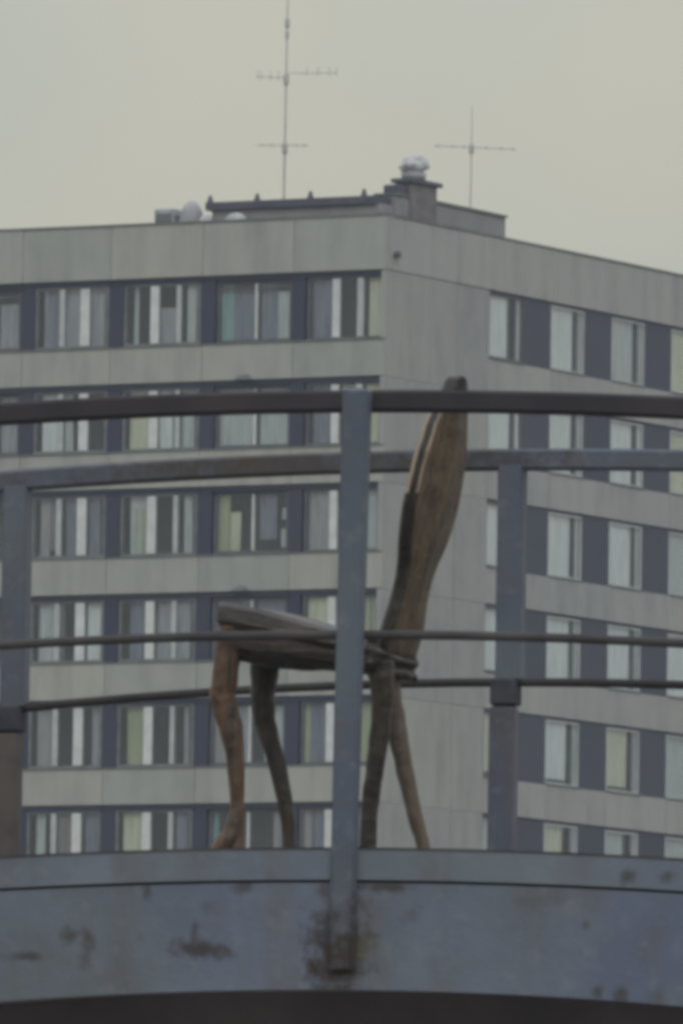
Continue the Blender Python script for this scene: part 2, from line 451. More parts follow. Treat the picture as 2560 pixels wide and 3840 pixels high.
def window(side, row, u0, u1, mullions, panes, recess=0.13, fm=None, ft=0.07, transom=None):
    """u0..u1 along the wall; mullions: (u_centre, width, material); panes: (ua, ub, curtain kind, top fraction, bottom fraction)"""
    zs = Z_HEAD - ST * row - WIN
    h = WIN - (0.17 if side == 'L' else 0.11)
    fm = fm or M_FRAME_G
    uc, w = (u0 + u1) / 2, u1 - u0
    f = place('window', frame_mesh(w, h, ft, 0.09, fm), side, uc, -recess, zs + 0.04)
    for (mu, mw, mm) in mullions:
        place('mullion', box_mesh('mullion', mw, 0.10, h - 2 * ft, mm), side, mu - uc, 0.018, ft, f)
    edges = sorted([u0 + ft] + [q for mu, mw, _ in mullions for q in (mu - mw / 2, mu + mw / 2)] + [u1 - ft])
    for a, b in zip(edges[::2], edges[1::2]):
        if b - a > 0.05:
            place('pane', box_mesh('pane', b - a - 0.004, 0.012, h - 2 * ft - 0.004, M_GLASS), side, (a + b) / 2 - uc, -0.03, ft + 0.002, f)
    if transom:
        place('transom', box_mesh('transom', w - 2 * ft, 0.07, 0.05, fm), side, 0, -0.005, h * transom, f)
    for i, (a, b, kind, lo, hi) in enumerate(panes):
        if kind is None: continue
        place('curtain', curtain_mesh(b - a, (h - 2 * ft) * (hi - lo), kind, (row * 3 + i) % 5), side, (a + b) / 2 - uc, -0.12 if side == 'L' else -0.085, ft + (h - 2 * ft) * lo, f)
    # light net or blind behind every pane that shows no curtain of its own
    taken = [(a, b) for a, b, *_ in panes]
    r = random.Random(int(u0 * 100) + row * 17)
    if side == 'R': taken = [(u0, u1)]
    for a, b in zip(edges[::2], edges[1::2]):
        if b - a > 0.2 and not any(c < b - 0.08 and d > a + 0.08 for c, d in taken) and r.random() < 0.55:
            place('curtain', curtain_mesh(b - a - 0.04, (h - 2 * ft) * 0.98, r.choice(['slate', 'grey', 'slate', 'net']), row % 5), side, (a + b) / 2 - uc, -0.14, ft, f)
    return f

# --- left facade bays (metres from the corner)
J = [0.0, 2.78, 5.53, 8.33, 11.05]
while len(J) < 10:
    J.append(J[-1] + 2.75)
def jig(s=0.004): return random.uniform(-s, s)
WMU = M_FRAME
def pillar(side, row, u0, u1, n=-0.09, m=None):
    place('pier_panel', box_mesh('pier_panel', u1 - u0 - 0.01, 0.10, WIN - 0.01, m or M_DARK, 0.008), side, (u0 + u1) / 2, n + jig(0.005), Z_HEAD - ST * row - WIN)

#  curtains by row and bay: list of (t_from, t_to, kind, lo, hi)
CUR_L = {
 (0, 1): [(9.85, 10.45, 'slate', 0, 1), (9.35, 9.8, 'grey', 0, 1), (8.65, 9.05, 'grey', 0, 1), (10.36, 10.5, 'net', 0, 1)],
 (0, 2): [(7.6, 7.75, 'net', 0, 1), (6.45, 6.9, 'grey', 0, 0.62), (5.85, 6.12, 'net', 0, 1)],
 (0, 3): [(4.75, 5.2, 'teal', 0, 1), (4.1, 4.75, 'slate', 0, 0.9), (3.0, 3.4, 'net', 0, 0.85), (3.4, 3.9, 'slate', 0, 1)],
 (0, 4): [(1.7, 2.25, 'slate', 0, 1), (0.27, 0.62, 'cream', 0, 1)],
 (0, 0): [(11.2, 11.9, 'grey', 0, 0.8), (12, 13, 'net', 0, 1)],
 (1, 0): [(11.3, 11.8, 'grey', 0, 1)],
 (1, 1): [(10.0, 10.5, 'white', 0, 1), (9.55, 9.8, 'net', 0, 1)],
 (1, 2): [(7.2, 7.8, 'cream', 0, 1), (6.5, 6.9, 'white', 0, 1), (5.85, 6.25, 'net', 0, 1)],
 (1, 3): [(4.0, 5.2, 'net', 0, 1), (3.0, 3.9, 'net', 0, 1)],
 (1, 4): [(1.75, 2.25, 'slate', 0, 1), (1.0, 1.4, 'cream', 0, 1), (0.3, 0.7, 'cream', 0, 1)],
 (2, 1): [(10.2, 10.5, 'mauve', 0, 1), (10.0, 10.2, 'brown', 0.1, 1), (9.4, 9.75, 'slate', 0, 1), (8.65, 9.0, 'slate', 0, 1)],
 (2, 2): [(7.2, 7.75, 'net', 0, 1), (7.3, 7.6, 'olive', 0, 0.8), (6.4, 6.9, None, 0, 1), (5.85, 6.1, 'net', 0, 1)],
 (2, 3): [(4.75, 5.2, 'olive', 0, 1), (4.45, 4.75, 'cream', 0, 0.7), (3.35, 3.85, 'slate', 0.2, 1), (3.02, 3.2, 'net', 0.05, 0.38), (3.02, 3.2, 'net', 0.55, 0.75)],
 (2, 4): [(1.7, 2.3, 'mauve', 0, 1), (1.15, 1.4, 'olive', 0, 1), (0.3, 0.7, 'net', 0, 1)],
 (3, 1): [(10.0, 10.5, 'net', 0, 1), (9.72, 9.85, 'brown', 0, 1), (8.6, 9.0, 'white', 0, 1)],
 (3, 2): [(7.2, 7.7, 'slate', 0, 1), (6.45, 6.9, 'grey', 0, 1), (5.85, 6.25, 'grey', 0, 1)],
 (3, 3): [(4.1, 5.2, 'slate', 0, 1), (3.0, 3.9, 'slate', 0, 1)],
 (3, 4): [(1.7, 2.35, 'cream', 0, 1), (0.9, 1.4, 'net', 0, 1), (0.3, 0.7, 'olive', 0, 1)],
 (4, 1): [(10.05, 10.5, 'mauve', 0, 1), (9.35, 9.8, None, 0, 1), (8.6, 8.8, 'grey', 0, 1)],
 (4, 2): [(7.2, 7.75, 'olive', 0, 1), (6.4, 6.9, None, 0, 1), (5.85, 6.0, 'grey', 0, 1)],
 (4, 3): [(4.7, 5.25, 'mauve', 0, 1), (3.0, 3.6, 'net', 0, 1), (4.1, 4.6, 'grey', 0, 1)],
 (4, 4): [(1.95, 2.2, 'slate', 0, 1), (2.2, 2.4, 'olive', 0, 1), (1.0, 1.4, 'net', 0, 1), (0.3, 0.7, 'olive', 0, 1)],
 (5, 1): [(10.2, 10.5, 'net', 0, 1), (9.4, 9.8, 'brown', 0, 1), (8.5, 9.0, 'slate', 0, 1)],
 (5, 2): [(7.2, 7.8, 'cream', 0, 1), (6.4, 6.9, None, 0, 1), (5.85, 6.2, 'slate', 0, 1)],
 (5, 3): [(4.95, 5.25, 'teal', 0, 1), (4.2, 4.8, 'teal', 0, 0.5), (3.0, 3.3, 'mauve', 0, 1)],
 (5, 4): [(2.1, 2.4, 'mauve', 0, 1), (1.75, 2.05, 'slate', 0, 1), (0.9, 1.4, 'net', 0, 1), (0.3, 0.7, 'cream', 0, 1)],
}
def bay_cur(row, b, u0, u1):
    key = (row, b)
    if key in CUR_L:
        return CUR_L[key]
    r = random.Random(row * 31 + b * 7)
    kinds = ['white', 'net', 'cream', 'grey', 'slate', 'olive', 'mauve']
    out = []
    w = u1 - u0
    for k in range(3):
        if r.random() < 0.75:
            a = u0 + 0.1 + w * k / 3
            out.append((a, a + w / 3 - 0.15, r.choice(kinds), 0, 1))
    return out

for row in range(NROW):
    zh = Z_HEAD - ST * row
    zs = zh - WIN
    for b in range(9):
        u0, u1 = J[b], J[b + 1]
        # spandrel below the windows
        sp_h = ST - WIN - 0.012 if row < NROW - 1 else zs - 0.02
        place('spandrel_panel', box_mesh('spandrel_panel', u1 - u0 - 0.014, 0.16, sp_h, M_CONC, 0.012), 'L', (u0 + u1) / 2, jig(0.006), zs - sp_h - 0.004)
        place('window_sill', box_mesh('window_sill', u1 - u0 - 0.03, 0.17, 0.035, M_SILL), 'L', (u0 + u1) / 2, 0.028, zs)
        kind = (b - 1) % 3 if b >= 1 else None     # 0 = bay 1 from the corner
        # bay order from the corner: 0 corner bay, 1 loggia, 2 bay B, 3 bay A, 4 loggia, 5 B, 6 A, ...
        if b == 0:
            window('L', row, 0.06, 2.42, [(1.555, 0.22, WMU), (0.83, 0.18, M_FRAME_T)], [], fm=M_FRAME_D, ft=0.06)
            f = None
        place('head_shade_strip', box_mesh('head_shade_strip', u1 - u0 - 0.02, 0.12, 0.118, M_DARK), 'L', (u0 + u1) / 2, -0.075, zh - 0.124)  # shadow under the window head, put in as a strip of pier-panel colour
        pillar('L', row, u1 - 0.33 + (0.0 if b else 0.02), u1 + 0.12, -0.10)
        s0, s1 = u0 + 0.13, u1 - 0.34
        if b >= 1:
            if kind == 0:
                window('L', row, s0, s1, [(u0 + 1.22, 0.06, M_FRAME)], bay_cur(row, 3 if b == 1 else 0 if b == 4 else 10 + b, s0, s1), recess=0.2, fm=M_FRAME_D, ft=0.09, transom=0.86 if row == 0 else None)
                if b == 1 and row in (1, 3):       # small dark vent hood above the loggia
                    bm = bmesh.new(); box(bm, -0.26, 0.26, 0.008, 0.16, 0, 0.13)
                    for v in bm.verts:
                        if v.co.z > 0.1: v.co.x *= 0.35; v.co.y = 0.008 + (v.co.y - 0.008) * 0.3
                    place('vent_hood', mesh('vent_hood', bm, M_FRAME_D), 'L', u0 + 1.42, 0.0, zh + 0.01)
            elif kind == 1:
                window('L', row, s0, s1, [(u0 + 1.52, 0.25, WMU), (u0 + 0.785, 0.13, M_FRAME_T)], bay_cur(row, 2 if b == 2 else 10 + b, s0, s1), fm=M_FRAME_G, ft=0.07)
            else:
                window('L', row, s0, s1, [(u0 + 0.86, 0.27, WMU), (u0 + 1.56, 0.15, M_FRAME_T)], bay_cur(row, 1 if b == 3 else 10 + b, s0, s1), fm=M_FRAME_G, ft=0.07)
        if b == 0:
            w0 = [o for o in block.children if o.name.startswith('window') and not o.name.startswith('window_sill')][-1]
            zz = 0
            h = WIN - 0.17
            for i, (a, c, kd, lo, hi) in enumerate(bay_cur(row, 4, 0.1, 2.4)):
                if kd is None: continue
                place('curtain', curtain_mesh(c - a, (h - 0.12) * (hi - lo), kd, (row + i) % 5), 'L', (a + c) / 2 - 1.24, -0.12, 0.06 + (h - 0.12) * lo, w0)
# --- right facade
S0, SP = 5.82, 3.56
NR = 7
CUR_R = ['net', 'white', 'white', 'white', 'white', 'net', 'white']
for row in range(NROW):
    zh = Z_HEAD - ST * row
    zs = zh - WIN
    sp_h = ST - WIN - 0.012 if row < NROW - 1 else zs - 0.02
    # blank corner panels, one storey high
    pz = zh - ST + 0.004 if row < NROW - 1 else 0.02
    ph = zh - pz - 0.005
    # ribs pressed into the blank panels
    for a, c in ((0.0, 3.95), (3.95, 5.78)):
        key = ('rib', round(c - a, 2), round(ph, 2))
        if key not in _cache:
            bm = bmesh.new()
            w = c - a - 0.03
            nr = int(w / 0.16)
            prof = []
            for i in range(nr):
                x = -w / 2 + w * i / nr
                dx = w / nr
                prof += [(x, 0.0), (x + dx * 0.62, 0.0), (x + dx * 0.68, -0.022), (x + dx * 0.94, -0.022)]
            prof.append((w / 2, 0.0))
            prof += [(w / 2, -0.16), (-w / 2, -0.16)]
            lo = [bm.verts.new((x, y, 0)) for x, y in prof]
            hi = [bm.verts.new((x, y, ph)) for x, y in prof]
            for i in range(len(prof)):
                k = (i + 1) % len(prof)
                bm.faces.new((lo[i], lo[k], hi[k], hi[i]))
            bm.faces.new(hi); bm.faces.new(lo[::-1])
            _cache[key] = mesh('corner_panel', bm, M_CONC_R)
        place('corner_panel', _cache[key], 'R', (a + c) / 2, jig(0.006), pz)
    for k in range(NR):
        u0 = S0 + SP * k
        place('spandrel_panel', box_mesh('spandrel_panel', SP - 0.02, 0.16, sp_h, M_CONC_R, 0.012), 'R', u0 + SP / 2 - 0.02, jig(0.006), zs - sp_h - 0.004)
        place('window_sill', box_mesh('window_sill', 1.98, 0.17, 0.035, M_SILL), 'R', u0 + 1.0, 0.028, zs)
        place('head_shade_strip', box_mesh('head_shade_strip', 1.94, 0.12, 0.06, M_DARK), 'R', u0 + 0.98, -0.06, zh - 0.066)  # thinner dark strip in place of the shade at this window head
        kd = random.Random(row * 7 + k * 3 + 1).choice(['white', 'white', 'net', 'white', 'cream', 'net', 'white'])
        if (row, k) == (5, 1): kd = 'cream'
        r = random.Random(row * 13 + k)
        a0 = u0 + 0.12 + r.uniform(0, 0.12)
        window('R', row, u0 + 0.02, u0 + 1.96, [(u0 + 1.49, 0.13, M_FRAME_D)], [(a0 - 0.06, u0 + 1.41 - r.choice([0, 0, 0.03, 0.22]), kd, r.choice([0, 0, 0, 0.06]), 1), (u0 + 1.57, u0 + 1.9, r.choice(['net', 'white', 'net', 'net']), 0, 1)], recess=0.05, fm=M_FRAME_T if k else M_FRAME_D, ft=0.05)
        pillar('R', row, u0 + 1.97, u0 + SP + 0.01, -0.05)
# --- parapet, roof, coping, dark room core
LEN_L, LEN_R = J[9], S0 + SP * NR
for b in range(9):
    place('parapet_panel', box_mesh('parapet_panel', J[b + 1] - J[b] - 0.012, 0.18, Z_ROOF - Z_HEAD - 0.06, M_CONC, 0.012), 'L', (J[b] + J[b + 1]) / 2, 0.02 + jig(0.006), Z_HEAD + 0.006)
pr = [0.0, 3.95, 5.78 + SP, 5.78 + 3 * SP, 5.78 + 5 * SP, LEN_R]
for a, c in zip(pr, pr[1:]):
    place('parapet_panel', box_mesh('parapet_panel', c - a - 0.012, 0.18, Z_ROOF - Z_HEAD - 0.06, M_CONC_R, 0.012), 'R', (a + c) / 2, 0.02 + jig(0.006), Z_HEAD + 0.006)
place('coping', box_mesh('coping', LEN_L, 0.24, 0.055, M_SILL), 'L', LEN_L / 2 - 0.03, 0.045, Z_ROOF - 0.052)
place('coping', box_mesh('coping', LEN_R - 0.3, 0.24, 0.055, M_SILL), 'R', LEN_R / 2 + 0.15, 0.045, Z_ROOF - 0.052)
bm = bmesh.new(); box(bm, 0.9, LEN_L, -11.5, -0.9, 0, Z_ROOF - 1.0)
place('room_core', mesh('room_core', bm, M_CORE), 'L', 0, 0, 0)
bm = bmesh.new(); box(bm, -LEN_R, -0.9, -11.5, -0.9, 0, Z_ROOF - 1.004)
place('room_core', mesh('room_core', bm, M_CORE), 'R', 0, 0, 0)
for row in range(NROW + 1):          # floor slabs between the storeys
    z = Z_HEAD + 0.05 - ST * row
    bm = bmesh.new(); box(bm, 0.2, LEN_L, -0.9, -0.17, z, z + 0.2)
    place('floor_slab', mesh('floor_slab', bm, M_ROOFWALL), 'L', 0, 0, 0)
    bm = bmesh.new(); box(bm, -LEN_R, -0.2, -0.9, -0.17, z + 0.003, z + 0.203)
    place('floor_slab', mesh('floor_slab', bm, M_ROOFWALL), 'R', 0, 0, 0)
bm = bmesh.new(); box(bm, 0.2, LEN_L, -11.5, -0.19, Z_ROOF - 0.6, Z_ROOF - 0.4)
roof = place('roof', mesh('roof', bm, M_BITUMEN), 'L', 0, 0, 0)
bm = bmesh.new(); box(bm, -LEN_R, -0.2, -11.5, -0.19, Z_ROOF - 0.604, Z_ROOF - 0.404)
place('roof', mesh('roof', bm, M_BITUMEN), 'R', 0, 0, 0)

# roof house (part of the block): low rendered walls with a dark eave on the left wing
def loc_block(side, u, n, z):
    rz, x = (RL, u) if side == 'L' else (RR, -u)
    c, s = math.cos(rz), math.sin(rz)
    return Vector((CX + c * x - s * n, CY + s * x + c * n, z))
bm = bmesh.new(); box(bm, 0.45, 5.55, -6.0, -0.45, Z_ROOF - 0.4, Z_ROOF + 0.32); bevel(bm, 0.02)
rh = place('roof_house', mesh('roof_house', bm, M_ROOFWALL), 'L', 0, 0, 0)
bm = bmesh.new(); box(bm, 0.55, 5.68, -6.1, -0.33, Z_ROOF + 0.322, Z_ROOF + 0.53)
place('eave', mesh('eave', bm, M_EAVE), 'L', 0, 0, 0, rh)
for u in (5.6, 4.17, 2.56, 0.95):
    bm = bmesh.new()
    tube(bm, [(u, -0.45, Z_ROOF + 0.52), (u, -0.45, Z_ROOF + 0.70), (u, -0.45, Z_ROOF + 0.73)], [0.10, 0.045, 0.03], 8)
    place('eave_stub', mesh('eave_stub', bm, M_EAVE), 'L', 0, 0, 0, rh)
bm = bmesh.new(); box(bm, -7.3, -1.2, -1.0, -0.36, Z_ROOF - 0.4, Z_ROOF + 0.62); bevel(bm, 0.02)
rw = place('roof_house', mesh('roof_house', bm, M_ROOFWALL), 'R', 0, 0, 0)
bm = bmesh.new(); box(bm, -7.34, -1.15, -1.05, -0.31, Z_ROOF + 0.622, Z_ROOF + 0.68)
place('eave', mesh('eave', bm, M_SILL), 'R', 0, 0, 0, rw)
# chimney stack
bm = bmesh.new(); box(bm, -3.26, -1.85, -0.78, -0.28, Z_ROOF - 0.05, Z_ROOF + 1.02); bevel(bm, 0.02)
ch = place('chimney', mesh('chimney', bm, M_BRICK), 'R', 0, 0, 0)
bm = bmesh.new(); box(bm, -3.42, -1.75, -0.86, -0.20, Z_ROOF + 1.022, Z_ROOF + 1.13)
place('chimney_cap', mesh('chimney_cap', bm, M_EAVE), 'R', 0, 0, 0, ch)
bm = bmesh.new(); box(bm, -1.84, -1.3, -0.85, -0.4, Z_ROOF + 0.682, Z_ROOF + 0.92); bevel(bm, 0.03)
place('flue_box', mesh('flue_box', bm, M_EAVE), 'R', 0, 0, 0, ch)
# dark lamp on the corner of the parapet
bm = bmesh.new(); tube(bm, [(-0.42, 0.03, 32.0), (-0.42, 0.16, 32.0), (-0.42, 0.17, 32.02)], [0.08, 0.11, 0.05], 10)
place('corner_lamp', mesh('corner_lamp', bm, M_FRAME_D), 'R', 0, 0, 0)

# ribbed vent cowl on the chimney
def lathe(bm, prof, sides=20, rib=0.0):
    rings = []
    for r, z in prof:
        rings.append([bm.verts.new((math.cos(2 * math.pi * k / sides) * r * (1 + (rib if k % 2 else -rib)), math.sin(2 * math.pi * k / sides) * r * (1 + (rib if k % 2 else -rib)), z)) for k in range(sides)])
    for i in range(len(rings) - 1):
        for k in range(sides):
            bm.faces.new((rings[i][k], rings[i][(k + 1) % sides], rings[i + 1][(k + 1) % sides], rings[i + 1][k]))
    bm.faces.new(rings[0][::-1]); bm.faces.new(rings[-1])
cow = bpy.data.objects.new('vent_cowl', None); COL.objects.link(cow)
cow.location = loc_block('R', 2.42, -0.54, Z_ROOF + 1.132)
tag(cow, 'round pale metal vent cowl on top of the brick chimney', 'vent')
bm = bmesh.new(); lathe(bm, [(0.30, 0), (0.33, 0.10), (0.33, 0.2)], 16)
link('neck', mesh('neck', bm, M_METAL, True), cow)
bm = bmesh.new()
bmesh.ops.create_icosphere(bm, subdivisions=4, radius=1.0)
for v in bm.verts:
    d_ = 1 + 0.22 * noise.noise(v.co * 1.7 + Vector((2.0, 0, 0))) + 0.10 * noise.noise(v.co * 4.5)
    v.co = Vector((v.co.x * 0.375 * d_, v.co.y * 0.375 * d_, 0.40 + v.co.z * 0.27 * d_ + 0.05 * v.co.x * (v.co.z > 0)))
link('head', mesh('head', bm, M_WHITE, True), cow)

# things standing on the roof edge at the left
rg = 'small equipment along the roof edge'
vb = bpy.data.objects.new('vent_box', None); COL.objects.link(vb)
vb.location = loc_block('L', 7.14, -0.7, Z_ROOF - 0.4); vb.rotation_euler.z = RL
tag(vb, 'square grey metal ventilation box at the left end of the roof equipment', 'vent box', rg)
bm = bmesh.new(); box(bm, -0.29, 0.31, -0.6, 0, 0, 0.86); bevel(bm, 0.03)
link('housing', mesh('housing', bm, M_METAL), vb)
bm = bmesh.new()
for k in range(4): box(bm, -0.24, 0.26, 0.002, 0.02, 0.44 + 0.08 * k, 0.48 + 0.08 * k)
link('louvre', mesh('louvre', bm, M_FRAME_D), vb)
bm = bmesh.new(); box(bm, -0.40, -0.292, -0.5, -0.05, 0, 0.68)
link('duct', mesh('duct', bm, M_FRAME_D), vb)

def dome(name, u, n, z, rx, ry, h, m, label, cat, curb=0.3):
    e = bpy.data.objects.new(name, None); COL.objects.link(e)
    e.location = loc_block('L', u, n, z); e.rotation_euler.z = RL
    tag(e, label, cat, rg)
    bm = bmesh.new()
    rings = []
    for j in range(6):
        a = j / 6 * math.pi / 2
        rings.append([bm.verts.new((rx * math.cos(a) * math.cos(t), ry * math.cos(a) * math.sin(t), curb + h * math.sin(a))) for t in [2 * math.pi * k / 24 for k in range(24)]])
    top = bm.verts.new((0, 0, curb + h))
    for i in range(5):
        for k in range(24):
            bm.faces.new((rings[i][k], rings[i][(k + 1) % 24], rings[i + 1][(k + 1) % 24], rings[i + 1][k]))
    for k in range(24): bm.faces.new((rings[5][k], rings[5][(k + 1) % 24], top))
    link('shell', mesh('shell', bm, m, True), e)
    bm = bmesh.new(); lathe(bm, [(1.0, 0), (1.0, curb)], 24)
    for v in bm.verts: v.co.x *= rx * 1.05; v.co.y *= ry * 1.05
    link('curb', mesh('curb', bm, M_METAL), e)
    return e
dome('roof_cowl', 6.33, -0.75, Z_ROOF - 0.4, 0.34, 0.3, 0.60, M_METAL, 'tall rounded grey roof cowl beside the ventilation box', 'roof cowl', 0.45)
dome('skylight', 5.62, -0.27, Z_ROOF - 0.1, 0.2, 0.07, 0.22, M_WHITE, 'smaller white plastic skylight dome between grey cowl and dark eave', 'skylight', 0.10)
dome('skylight', 4.71, -0.26, Z_ROOF - 0.1, 0.33, 0.07, 0.22, M_WHITE, 'larger white plastic skylight dome below the dark eave', 'skylight', 0.10)

# antennas
def antenna(name, base, height, r0, arms, label, nodes, lean=0.008):
    e = bpy.data.objects.new(name, None); COL.objects.link(e)
    e.location = base
    tag(e, label, 'antenna', 'aerials on the roof')
    bm = bmesh.new()
    tube(bm, [(lean * height * k / 6, 0, height * k / 6) for k in range(7)], [r0 * (1 - 0.09 * k) for k in range(7)], 8)
    link('mast', mesh('mast', bm, M_MAST), e)
    for z, r in nodes:
        bm = bmesh.new(); tube(bm, [(lean * z, 0, z - r * 1.6), (lean * z, 0, z - r), (lean * z, 0, z + r), (lean * z, 0, z + r * 1.6)], [r * 0.5, r * 0.75, r * 0.75, r * 0.5], 8)
        link('clamp', mesh('clamp', bm, M_MAST), e)
    for (z, x0, x1, slope, els, el, vert) in arms:
        bm = bmesh.new()
        tube(bm, [(lean * z + x0, 0.05, z + slope * x0), (lean * z + x1, 0.05, z + slope * x1)], [0.013, 0.013], 6)
        bo = link('boom', mesh('boom', bm, M_MAST), e)
        for x in els:
            bm = bmesh.new()
            zz = z + slope * x
            if vert: tube(bm, [(lean * z + x, 0.05, zz - el * 0.5), (lean * z + x, 0.05, zz + el)], [0.011, 0.011], 6)
            else: tube(bm, [(lean * z + x, -el, zz), (lean * z + x, el, zz)], [0.011, 0.011], 6)
            link('element', mesh('element', bm, M_MAST), bo)
b1 = loc_block('L', 4.79, -3.0, Z_ROOF + 0.53)
antenna('roof_antenna', b1, 6.9, 0.034, [
    (1.78, -0.76, 0.64, 0.01, (-0.6, -0.35, 0.3, 0.52), 0.35, False),
    (3.60, -0.80, 0.05, -0.02, (-0.76, -0.66, -0.42, -0.2), 0.17, True),
    (3.72, 0.0, 1.36, 0.02, (0.55, 0.85, 1.15, 1.34), 0.17, True)],
    'tall thin aerial mast with three cross arms above the dark eave', [(1.70, 0.10), (3.55, 0.10), (5.06, 0.085), (4.75, 0.07)], 0.004)
b2 = loc_block('R', 6.1, -0.8, Z_ROOF + 0.68)
antenna('roof_antenna', b2, 2.85, 0.024, [
    (1.74, -1.02, 1.2, -0.03, (-0.9, -0.5, -0.2, 0.4, 0.8, 1.1), 0.4, False)],
    'short aerial mast with one long cross arm right of the chimney', [(1.70, 0.09)], 0.004)

# ------------------------------------------------------------------ footbridge
PSI = math.radians(15)
BX, BY = -0.00414, 27.2
BL = 4.6                              # half length
bridge = bpy.data.objects.new('footbridge', None)
COL.objects.link(bridge)
bridge.location = (BX, BY, EYE)       # local z = height above the eye line
bridge.rotation_euler.z = -PSI
tag(bridge, 'arched steel footbridge painted blue grey with rusty railings and deep edge beam', 'bridge')
W = 1.7
def sweep(name, prof, m, s0=-BL, s1=BL, n=64, smooth=False, parent=bridge, off=0.0):
    """prof: closed loop of (y, z at the crown, arch radius)"""
    bm = bmesh.new()
    rings = []
    for i in range(n + 1):
        s = s0 + (s1 - s0) * i / n
        rings.append([bm.verts.new((s, y, z - s * s / (2 * R))) for y, z, R in prof])
    k = len(prof)
    for i in range(n):
        for j in range(k):
            bm.faces.new((rings[i][j], rings[i][(j + 1) % k], rings[i + 1][(j + 1) % k], rings[i + 1][j]))
    bm.faces.new(rings[0][::-1]); bm.faces.new(rings[-1])
    return link(name, mesh(name, bm, m, smooth), parent)
def rect(y0, y1, z0, z1, R0=15.0, R1=15.0): return [(y0, z0, R0), (y1, z0, R0), (y1, z1, R1), (y0, z1, R1)]
def circ(y, z, r, R, n=14): return [(y + r * math.cos(2 * math.pi * k / n), z + r * math.sin(2 * math.pi * k / n), R) for k in range(n)]
def orect(y0, y1, z0, z1, R, c=0.007): return [(y0 + c, z0, R), (y1 - c, z0, R), (y1, z0 + c, R), (y1, z1 - c, R), (y1 - c, z1, R), (y0 + c, z1, R), (y0, z1 - c, R), (y0, z0 + c, R)]
# near side
sweep('edge_beam', rect(0.0, 0.02, 1.009, 1.2645, 10.5, 15.0), M_BEAM)
sweep('beam_flange', rect(0.02, 0.12, 1.011, 1.024, 10.5, 10.5), M_SOFFIT)
sweep('kick_plate', rect(-0.004, 0.012, 1.2715, 1.344, 15.0, 15.0), M_KICK)
sweep('joint_strip', rect(0.014, 0.03, 1.24, 1.30), M_BAR)
sweep('kick_plate_lip', rect(-0.006, 0.03, 1.3445, 1.349), M_BAR)
sweep('deck', rect(0.032, W - 0.032, 1.30, 1.338), M_DECK)
sweep('soffit_plate', rect(0.13, W - 0.13, 1.045, 1.055, 10.5, 10.5), M_SOFFIT)
sweep('girder', rect(0.75, 0.95, 0.86, 1.044, 10.5, 10.5), M_SOFFIT)
sweep('girder', rect(1.50, 1.56, 0.80, 1.044, 10.5, 10.5), M_SOFFIT)
# far side
sweep('edge_beam', rect(W - 0.02, W, 1.009, 1.263, 10.5, 15.0), M_BEAM)
sweep('kick_plate', rect(W - 0.012, W + 0.004, 1.274, 1.334), M_KICK)
# rails
sweep('handrail', orect(0.008, 0.058, 2.397, 2.449, 15.4), M_HAND)
sweep('middle_rail', circ(0.012, 1.860, 0.0115, 15.5, 10), M_BAR, smooth=True)
sweep('handrail', orect(W - 0.024, W + 0.026, 2.397, 2.451, 19.0), M_RAIL_IN)
sweep('middle_rail', circ(W - 0.0, 1.857, 0.0115, 13.0, 10), M_BAR_D, smooth=True)
# near posts, outside the beam
PITCH_P = 1.31
for k in range(-3, 4):
    s = 0.040 + PITCH_P * k
    zt = 2.447 - s * s / 30.8
    bm = bmesh.new(); box(bm, -0.032, 0.032, -0.052, -0.002, -1.395, 0.0); bevel(bm, 0.006)
    for v in bm.verts:
        if v.co.z < -1.0 and v.co.y < -0.03: v.co.y += 0.035; v.co.x *= 0.85
    p = link('post', mesh('post', bm, M_POST), bridge, (s - 0.0045 + 0.012, -0.004, zt))
    p.rotation_euler.y = 0.0175
# far posts: upper tube, collar under the middle rail, rusted lower sleeve
for k in range(-3, 4):
    s = -0.008 + PITCH_P * k
    zt = 2.415 - s * s / 38.0
    zm = 1.857 - s * s / 26.0
    bm = bmesh.new(); box(bm, -0.033, 0.033, -0.03, 0.03, zm - zt + 0.002, 0.0); bevel(bm, 0.006)
    p = link('post', mesh('post', bm, M_POST), bridge, (s + 0.004, W + 0.005, zt))
    bm = bmesh.new(); box(bm, -0.0345, 0.0345, -0.034, 0.033, zm - zt - 0.06, zm - zt + 0.010); bevel(bm, 0.006)
    link('collar', mesh('collar', bm, M_COLLAR), p, (-0.010, 0, 0))
    bm = bmesh.new(); box(bm, -0.033, 0.033, -0.031, 0.029, 1.30 - zt, zm - zt - 0.062); bevel(bm, 0.006)
    link('sleeve', mesh('sleeve', bm, M_SLEEVE_B if k < 0 else M_SLEEVE), p, (-0.014, 0, 0))
# cross beams and piers
for k in range(-3, 4):
    s = 0.65 + PITCH_P * k
    bm = bmesh.new(); box(bm, -0.05, 0.05, 0.125, W - 0.125, 0, 0.20)
    link('cross_beam', mesh('cross_beam', bm, M_SOFFIT), bridge, (s, 0, 1.06 - s * s / 22))
for s in (-3.7, 3.7):
    for y in (0.35, W - 0.35):
        z1 = 1.04 - s * s / 21
        bm = bmesh.new(); box(bm, -0.16, 0.16, -0.16, 0.16, -EYE - 0.2, z1); bevel(bm, 0.02)
        link('pier', mesh('pier', bm, M_CONC_R), bridge, (s, y, 0))

# ------------------------------------------------------------------ rustic chair
BETA = math.radians(24)
CB, SB = math.cos(BETA), math.sin(BETA)
X0, Y0 = -0.054, 28.05
chair = bpy.data.objects.new('rustic_chair', None)
COL.objects.link(chair)
DECK = EYE + 1.338
chair.location = (X0, Y0, DECK)
chair.rotation_euler.z = math.pi - BETA     # local +x = forward (left and away), local -y = far side
tag(chair, 'rustic wooden chair of split logs and bent branches standing on the footbridge deck', 'chair')
